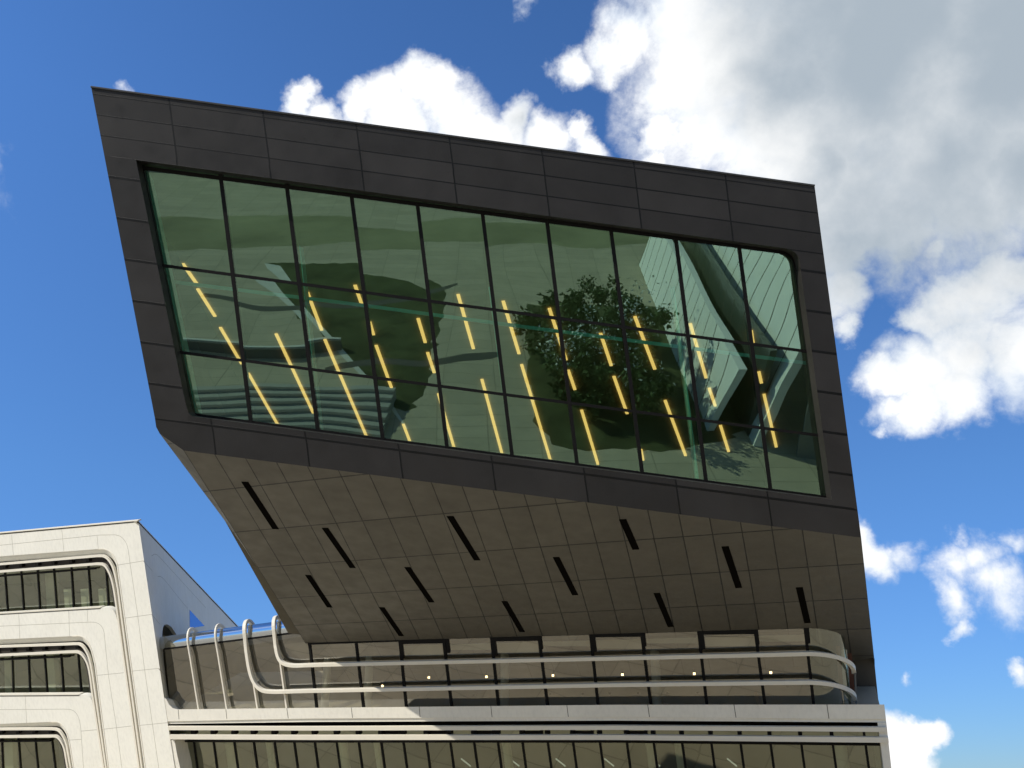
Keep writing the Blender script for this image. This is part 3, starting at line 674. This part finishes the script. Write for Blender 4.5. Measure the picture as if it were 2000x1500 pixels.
cpg = MB(); line_px(cpg, fr, [(176.5, 169), (1592, 362)], .06, .04, .6); cpg.build('roof_coping', M_coping, blk, bevel=.01)
# reveal lining (head) brownish
# body: walls and roof
F_, C_, T_ = fr.at(312, 847), C0, fr.at(178, 170)
body = MB()
T2 = T_ + N([.04, .97, -.22]) * 24; C2 = C_ + LB * 12; K_ = fr.at(302.5, 817)
TR_ = fr.at(1591, 363); BR_ = fr.at(1682, 1050); wl = fac.sh(-4.0)

ye = 1100.
while (sof.at(1682 + (ye - 1050) * 34.5 / 327, ye) - wl.P) @ wl.n > 0 and ye < 1370: ye += .5
xe = 1682 + (ye - 1050) * 34.5 / 327; Dd = sof.at(xe, ye); WB = wl.at(1718, 1392); print('soffit meets core wall at', xe, ye)
bkn = fr.n * -.5
body.add([T_ + bkn, T2, C2, C_, F_ + bkn, K_ + bkn], [[0, 1, 2], [0, 2, 3], [0, 3, 5], [5, 3, 4]])
R2_ = TR_ + LB * 24; D2 = Dd + LB * 14; W2 = WB + LB * 10
body.add([TR_ + bkn, R2_, D2, Dd, BR_ + bkn], [[0, 1, 2], [0, 2, 3], [0, 3, 4]])
body.add([Dd, D2, W2, WB], [[0, 1, 2, 3]])
body.add([T_ + bkn, TR_ + bkn, R2_, T2], [[0, 1, 2, 3]])
body.add([T2, R2_, D2, C2], [[0, 1, 2, 3]])
body.build('side_and_roof_cladding', M_bplain, blk)
# core wall on the right under the soffit
cw = MB(); prism(cw, wl, [(1520, 1180), (xe, ye - 12), (xe + .2, ye), (1716.3, 1376), (1718, 1392), (1540, 1392)], 0, -.3); cw.build('core_wall', M_core, blk)
# soffit
def t5x(k): return 575 + 43.5 * k + .36 * k * k
TL_ = [(850, -.12), (891, -.109), (991.5, -.0847), (1072.5, -.0694), (1143, -.0508), (1203, -.041), (1252, -.03), (1295, -.02)]
VL = N(np.cross(RT, sof.n)); VL = VL if VL[1] > 0 else -VL
V0 = sof.at(1000, 991.5); V1 = sof.at(1000, 1072.5); VD = (V1 - V0) @ VL
def vcoord(x, y):
    return (sof.at(x, y) - V0) @ VL / VD + 2
def vcoord_old(x, y):
    ys = [a + b * (x - 1000) for a, b in TL_]
    if y <= ys[0]: return (y - ys[0]) / 80.
    for i in range(len(ys) - 1):
        if y < ys[i + 1]: return i + (y - ys[i]) / (ys[i + 1] - ys[i])
    return len(ys) - 1.5
ks = [i * .25 for i in range(88)] + [21.9]; ss = [i * .05 for i in range(0, 38)]
grid = []
for s in ss:
    row = []
    for k in ks:
        if k == 21.9: x0, y0 = 1682., 1050.; x1 = 1697.; y1 = 1200.; x1, y1 = 1696.6, 1185.
        else: x0, y0 = 359 + 60.4 * k, 880 + 60.4 * k * (1050 - 880) / (1682 - 359); x1 = t5x(k); y1 = 1221 - (x1 - 600) * 45 / 1095
        row.append((lerp(x0, x1, s), lerp(y0, y1, s), k))
    grid.append(row)
sm = MB(); vv = []; uvv = []
for row in grid:
    for (x, y, k) in row: vv.append(sof.at(x, y)); uvv.append((k, vcoord(x, y)))
nk = len(ks); fs = []; us = []
for i in range(len(ss) - 1):
    for j in range(nk - 1):
        q = [i * nk + j, i * nk + j + 1, (i + 1) * nk + j + 1, (i + 1) * nk + j]; fs.append(q); us.append([uvv[a] for a in q])
sm.add(vv, fs, 0, us)
# rounded strip along the left edge of the soffit
sil = [(312, 847), (330, 871), (390, 951), (433, 1003), (514, 1115), (590, 1217), (618, 1256), (632, 1275)]
k0 = [(359, 880)] + [(lerp(359, 575, t), lerp(880, 1222, t)) for t in (.06, .25, .4, .70, .99, 1.09, 1.13)]
Lf = [F_]
# silhouette points: on the straight edge F_-C_ in space
def on_edge(x, y):
    r_ = ray(x, y); best = None
    A_ = np.stack([C_ - F_, -r_], 1); sol = np.linalg.lstsq(A_, CAM - F_, rcond=None)[0]; return F_ + (C_ - F_) * sol[0]
sv, suv = [], []
for a, b in zip(sil, k0):
    e = on_edge(*a); k_ = sof.at(*b); mid = (e + k_) / 2 + np.array([-.10, 0, -.05]) * 0
    sv += [e, mid, k_]; suv += [(-.5, vcoord(*a)), (-.25, vcoord((a[0] + b[0]) / 2, (a[1] + b[1]) / 2)), (0, vcoord(*b))]
fs = []; us = []
for i in range(len(sil) - 1):
    for j in range(2):
        q = [3 * i + j, 3 * i + j + 1, 3 * i + 4 + j, 3 * i + 3 + j]; fs.append(q); us.append([suv[a] for a in q])
sm.add(sv, fs, 0, us)
SO = sm.build('soffit', M_soff, blk)
# light slots in the soffit
for a in [(478, 941, 538.5, 1033), (634.6, 1031, 689, 1109), (601.5, 1123, 644, 1186), (879, 1008, 932, 1094), (795.5, 1107.6, 843, 1176), (745.5, 1186, 784, 1242), (1086, 1088, 1123.5, 1162), (1216, 1014, 1242, 1073),
          (1282.6, 1158, 1310, 1224), (1416, 1067, 1443, 1148), (1561, 1147, 1577, 1216.5), (985, 1174, 1020, 1234)]:
    sl = MB(); P = sof.at(a[0], a[1]); Q = sof.at(a[2], a[3]); T = N(Q - P); S_ = N(np.cross(T, sof.n)); wd = .125
    # a shallow tray: frame rim with recessed dark bottom
    cs = [P + S_ * wd, P - S_ * wd, Q - S_ * wd, Q + S_ * wd]; lo = [c + sof.n * .012 for c in cs]
    ci = [P + S_ * (wd - .03) + T * .04, P - S_ * (wd - .03) + T * .04, Q - S_ * (wd - .03) - T * .04, Q + S_ * (wd - .03) - T * .04]; il = [c + sof.n * .012 for c in ci]; iu = [c + sof.n * .004 for c in ci]
    sl.add(cs + lo + il + iu, [[0, 1, 5, 4], [1, 2, 6, 5], [2, 3, 7, 6], [3, 0, 4, 7], [4, 5, 9, 8], [5, 6, 10, 9], [6, 7, 11, 10], [7, 4, 8, 11], [8, 9, 13, 12], [9, 10, 14, 13], [10, 11, 15, 14], [11, 8, 12, 15], [12, 13, 14, 15]])
    sl.build('light_slot', M_slot, SO)
# --- big window
gl = fr.sh(-.5)
wb = MB()
GO = [(250, 300), (1540, 470), (1580, 500), (1640, 985), (390, 830), (340, 800)]
mls = [((430, 340), (490, 828)), ((559, 358), (621, 845)), ((686, 380), (748, 862)), ((815, 398), (874, 882)), ((942, 414), (1001, 896)), ((1068, 428), (1128, 912)), ((1193, 446), (1255, 927)), ((1320, 463), (1380, 946)), ((1443, 476), (1506, 962))]
line_px(wb, gl, [(262, 325.5), (1520, 491)] + smoothpath([(1520, 491), (1540, 495), (1551, 506), (1556, 525)], 2)[1:] + [(1572, 640), (1617, 972), (1000, 892), (372, 809.5), (275, 322)], .13, .012, .2)
WN = wb.build('panorama_window', M_dark, blk)
def cross(l1, l2):
    (x1, y1), (x2, y2) = l1; (x3, y3), (x4, y4) = l2; d = (x1 - x2) * (y3 - y4) - (y1 - y2) * (x3 - x4)
    a = x1 * y2 - y1 * x2; b = x3 * y4 - y3 * x4; return ((a * (x3 - x4) - (x1 - x2) * b) / d, (a * (y3 - y4) - (y1 - y2) * b) / d)
VL_ = [((250, 322), (350, 812))] + mls + [((1566, 490), (1640, 985))]
HL_ = [((250, 305), (1540, 478)), ((300, 516), (1585, 687.5)), ((335, 686), (1612, 852)), ((350, 822), (1640, 990))]
prng = random.Random(11)
for i in range(10):
    for j in range(3):
        q = [cross(VL_[i], HL_[j]), cross(VL_[i + 1], HL_[j]), cross(VL_[i + 1], HL_[j + 1]), cross(VL_[i], HL_[j + 1])]
        c3 = [gl.at(*p) for p in q]; cen = sum(c3) / 4; a_, b_ = prng.gauss(0, .004), prng.gauss(0, .004)
        c3 = [p + gl.n * (((p - cen) @ gl.r) * a_ + ((p - cen) @ gl.u) * b_ - .01) for p in c3]
        pb = MB(); pb.add(c3, [[0, 1, 2, 3]]); pb.build('pane', M_gtop, WN)
WN['label'] = 'huge slanted green window with rounded upper right corner'
for a, b in mls:
    mb = MB(); line_px(mb, gl, [a, b], .125, .02, .24); mb.build('mullion', M_dark, WN)
for a, b in (((300, 516), (1585, 687.5)), ((335, 686), (1612, 852))):
    mb = MB(); line_px(mb, gl, [a, b], .10, .015, .20); mb.build('transom', M_dark, WN)
# glass fins and a tie rail behind the panes
for a, b in (((585, 480), (626, 850)), ((955, 560), (1000, 900)), ((1316, 560), (1366, 950)), ((283, 330), (385, 815))):
    mb = MB(); line_px(mb, gl, [a, b], .035, -.3, .55); mb.build('glass_fin', M_fin, WN)
mb = MB(); line_px(mb, gl, [(335, 550), (700, 595), (1060, 643), (1600, 712)], .12, -1.2, .1); mb.build('tie_rail', M_fin, WN)
# interior hall
cl = Pl(gl.at(1000, 402), sof.n)
def meet(pl, x, other):
    lo, hi = 0., 1400.; g0 = (pl.at(x, lo) - other.P) @ other.n
    for _ in range(50):
        m_ = (lo + hi) / 2; gm2 = (pl.at(x, m_) - other.P) @ other.n
        if (gm2 > 0) == (g0 > 0): lo = m_
        else: hi = m_
    return pl.at(x, m_)
rm = MB(); bq = fr.sh(-.62); b4 = [meet(bq, 250, cl), meet(bq, 1590, cl), fr.at(1660, 1010, -.62), fr.at(345, 850, -.62)]; dpt = LB * 17; dptL = N([.02, .97, -.22]) * 17
def oncl(p):  # lift to ceiling plane vertically
    t = ((cl.P - p) @ cl.n) / cl.n[2]; return p + np.array([0, 0, t])
c1, c2 = b4[0], b4[1]; c3, c4 = oncl(b4[1] + dpt), oncl(b4[0] + dptL)
rm.add([c1, c2, c3, c4], [[0, 1, 2, 3]], 1)
f1, f2, f3, f4 = b4[3], b4[2], b4[2] + dpt, b4[3] + dptL
rm.add([f1, f2, f3, f4], [[0, 1, 2, 3]], 0)
rm.add([c4, c3, f3, f4], [[0, 1, 2, 3]], 2); rm.add([c1, c4, f4, f1], [[0, 1, 2, 3]], 2); rm.add([c2, f2, f3, c3], [[0, 1, 2, 3]], 2)
HALL = rm.build('hall_interior', [M_innerd, M_ceil, M_innerd], blk)
lamps = [(357.8, 513, 385.8, 553.5), (386.8, 562, 420.8, 616), (431, 637.5, 473, 709), (485.5, 727, 546.8, 834), (539.8, 650, 612.5, 805), (601, 569, 629, 643), (635, 661, 719, 857), (694, 555, 708, 595), (722.5, 627, 730, 652),
         (735, 672.5, 765, 755), (788, 826.5, 804, 868.5), (817, 620, 831, 667), (835.5, 686.5, 848.5, 726), (856.5, 767, 889, 879), (895, 573, 925, 679), (941.5, 739, 982.5, 891), (983, 586, 1014, 689), (1019, 710, 1077, 903),
         (1073, 600, 1106, 701), (1110, 721, 1123, 759), (1136, 799, 1168, 905), (1173, 649, 1194, 712), (1199, 733, 1225, 806), (1252, 876, 1256, 897), (1240, 616, 1279, 719), (1299, 780, 1339, 888), (1348, 630, 1379, 736),
         (1385, 756, 1397, 791), (1407, 829, 1423, 880), (1467, 644, 1471, 670), (1482, 724, 1487, 746), (1492, 768, 1516, 871)]
for a in lamps:
    P = cl.at(a[0], a[1]) + cl.n * .03; Q = cl.at(a[2], a[3]) + cl.n * .03
    mb = MB(); sweep(mb, [P, Q], -cl.n, .125, .05, 0); mb.build('strip_light', M_lamp, HALL)

# ------------------------------------------------------------------ what the window mirrors: courtyard trees, steps, neighbour
def cards(n, crown, rad, size, rng):
    mb = MB(); 
    clumps = [(np.array(crown) + np.array([rng.gauss(0, .45) * rad[0], rng.gauss(0, .45) * rad[1], rng.gauss(0, .45) * rad[2]]), rng.uniform(.25, .5)) for _ in range(26)]
    vs, fs = [], []
    for i in range(n):
        c, s_ = rng.choice(clumps); d = N([rng.gauss(0, 1), rng.gauss(0, 1), rng.gauss(0, 1)]) * rng.uniform(.3, 1) * s_ * rad[0]
        p = c + d; a = N([rng.gauss(0, 1), rng.gauss(0, 1), rng.gauss(0, 1)]); b = N(np.cross(a, [rng.gauss(0, 1), rng.gauss(0, 1), 1])); k = size * rng.uniform(.6, 1.3)
        q = len(vs); vs += [p - a * k, p + b * k * .5, p + a * k, p - b * k * .5]; fs.append([q, q + 1, q + 2, q + 3])
    mb.add(vs, fs); return mb
M_leaf = pbr('leaf', (.075, .11, .035), .7, .2, var=.5, nscale=.8)
M_bark = pbr('bark', (.12, .09, .06), .9, .1, var=.3, nscale=4)
M_bloss = pbr('blossom', (.75, .76, .68), .8, .1)
def tree(x, y, h, r_, label, seed, bloss=0):
    rng = random.Random(seed); t = empty('tree', (x, y, 0), label, 'tree', 'trees in the courtyard')
    tb = MB(); rings = []
    def limb(a, b, r0, r1):
        a = np.array(a, float); b = np.array(b, float); mid = (a + b) / 2 + np.array([rng.gauss(0, .08), rng.gauss(0, .08), 0]) * np.linalg.norm(b - a)
        ax = N(b - a); s1 = N(np.cross(ax, [.3, .9, .1])); s2 = np.cross(ax, s1); vs = []
        for p, rr3 in ((a, r0), (mid, (r0 + r1) / 2), (b, r1)):
            for k in range(8): q = 2 * math.pi * k / 8; vs.append(p + s1 * math.cos(q) * rr3 + s2 * math.sin(q) * rr3)
        tb.add(vs, [[j * 8 + k, j * 8 + (k + 1) % 8, j * 8 + 8 + (k + 1) % 8, j * 8 + 8 + k] for j in range(2) for k in range(8)])
    limb((x, y, 0), (x + .1, y, h * .5), .2, .12)
    for k in range(7):
        q = k * 2.4; limb((x + .05, y, h * (.28 + .03 * k)), (x + math.cos(q) * r_ * .7, y + math.sin(q) * r_ * .7, h * (.5 + .05 * k)), .08, .02)
    tb.build('trunk', M_bark, t, smooth=True)
    cards(4200, (x, y, h * .62), (r_, r_, h * .42), .19, rng).build('crown', M_leaf, t)
    if bloss: cards(bloss, (x, y, h * .74), (r_ * 1.15, r_ * 1.15, h * .42), .15, rng).build('blossom', M_bloss, t)
tree(5.8, -1.5, 4.6, 2.4, 'leafy green tree with white blossom mirrored in the middle panes of the big window', 1, 260)
tree(9.4, -5, 5.4, 2.7, 'tallest leafy tree with white blossom mirrored near the white building', 2, 420)
tree(5.6, -9.5, 4.6, 2.5, 'round green tree farthest back on the mirrored lawn', 3, 0)
tree(9.6, 1.2, 3.8, 2.2, 'small leafy tree mirrored at the foot of the white slanted walls', 4, 150)
tree(6.9, 1.6, 3.0, 1.7, 'lowest bushy tree mirrored along the bottom edge of the big window', 5, 0)
tree(10.2, -11.5, 4.4, 2.3, 'round green tree mirrored beside the far end of the white walls', 6, 90)
for k in range(14):
    rng = random.Random(50 + k); tree(-80 + k * 12 + rng.uniform(-3, 3), -92 + rng.uniform(-4, 4), 8 + rng.uniform(-1, 2), 5, 'broad tree in the far row mirrored along the top edge of the big window', 60 + k) if k < 12 else None
# terraced steps
M_step = pbr('step_stone', (.42, .41, .36), .8, .2); M_tread = pbr('step_tread', (.16, .155, .14), .8, .2)
st = empty('curved_steps', (-15, 3, 0), 'low terraced stone steps with curved edges mirrored at the lower left of the big window', 'steps')
for k in range(7):
    yb = -.9 + k * .95; hk = .9 - .11 * k
    P = [(-25, yb + .5, hk), (-20, yb - .1, hk), (-15, yb + .5, hk), (-10.5, yb - .3, hk), (-6.6 - k * .1, yb + .5, hk)]
    mb = MB(); sweep(mb, [np.array(p) for p in smoothpath(P, 2)], np.array([0, 0, 1.]), .95, hk, 0)
    Q = [(p[0], p[1] + .30, p[2] + .012) for p in P]; sweep(mb, [np.array(p) for p in smoothpath(Q, 2)], np.array([0, 0, 1.]), .34, .03, 1)
    mb.build('step', [M_step, M_tread], st)
lwl = empty('low_wall', (-22, -10, 0), 'low dark curved wall with a pale cap mirrored across the left panes of the big window', 'wall')
Pw = smoothpath([(-40, -11.5), (-32, -10), (-24, -10.6), (-17, -9.4), (-11.5, -9.8)], 2)
mb = MB(); sweep(mb, [np.array((p[0], p[1], .75)) for p in Pw], np.array([0, 0, 1.]), .5, .75); mb.build('wall', M_tread, lwl)
mb = MB(); sweep(mb, [np.array((p[0], p[1] - .1, .83)) for p in Pw], np.array([0, 0, 1.]), .3, .08); mb.build('cap', M_white2, lwl)
# neighbour building with two leaning white wings
nb = empty('neighbour_building', (24, -12, 0), 'white building with leaning banded walls mirrored in the right end of the big window', 'building')
def slab(name, base, length, lean_, z1, m, thick=.5, grooves=0):
    mb = MB(); a = np.array([base[0], base[1], 0.]); d = N([length[0], length[1], 0]); L = math.hypot(*length); nn_ = np.array([d[1], -d[0], 0]); up = N(np.array([0, 0, 1]) + nn_ * lean_)
    top_ = up * (z1 / up[2]); vs = [a, a + d * L, a + d * L + top_, a + top_]; vs += [p - nn_ * thick for p in vs]
    mb.add(vs, [[0, 1, 2, 3], [7, 6, 5, 4], [0, 4, 5, 1], [1, 5, 6, 2], [2, 6, 7, 3], [3, 7, 4, 0]])
    for k in range(grooves):
        t0 = (k + .5) / grooves; p = a + d * L * t0 + nn_ * .01; q = p + top_ + d * 1.2; sweep(mb, [p, q], nn_, .12, .05, 1)
    return mb.build(name, [m, M_jdark], nb)
M_nb = pbr('bright_render', (.84, .84, .80), .6, .2, var=.03)
slab('white_wall', (13.8, 4), (2.0, -36), -.30, 4.6, M_nb, .5, 14)
slab('glass_wall', (16.1, 4.5), (2.0, -36), -.10, 5.8, pbr('dark_glazing', (.06, .07, .06), .2, .5), .4, 14)
slab('white_wall', (16.1, 5.6), (3.2, -40), -.30, 10.5, M_nb, .6, 16)
slab('end_wall', (18.9, 6.3), (18, 5), -.05, 10.4, pbr('grey_render', (.28, .27, .24), .8), .5, 6)
mb = MB(); mb.add([(18.8, 6.3, 10.4), (22, -33, 10.4), (46, -30, 10.4), (42, 12, 10.4)], [[0, 1, 2, 3]]); mb.build('roof', M_white2, nb)

scene.render.engine = 'CYCLES'
scene.cycles.max_bounces = 10; scene.cycles.transparent_max_bounces = 12; scene.cycles.glossy_bounces = 5
print('objects', len(bpy.data.objects))
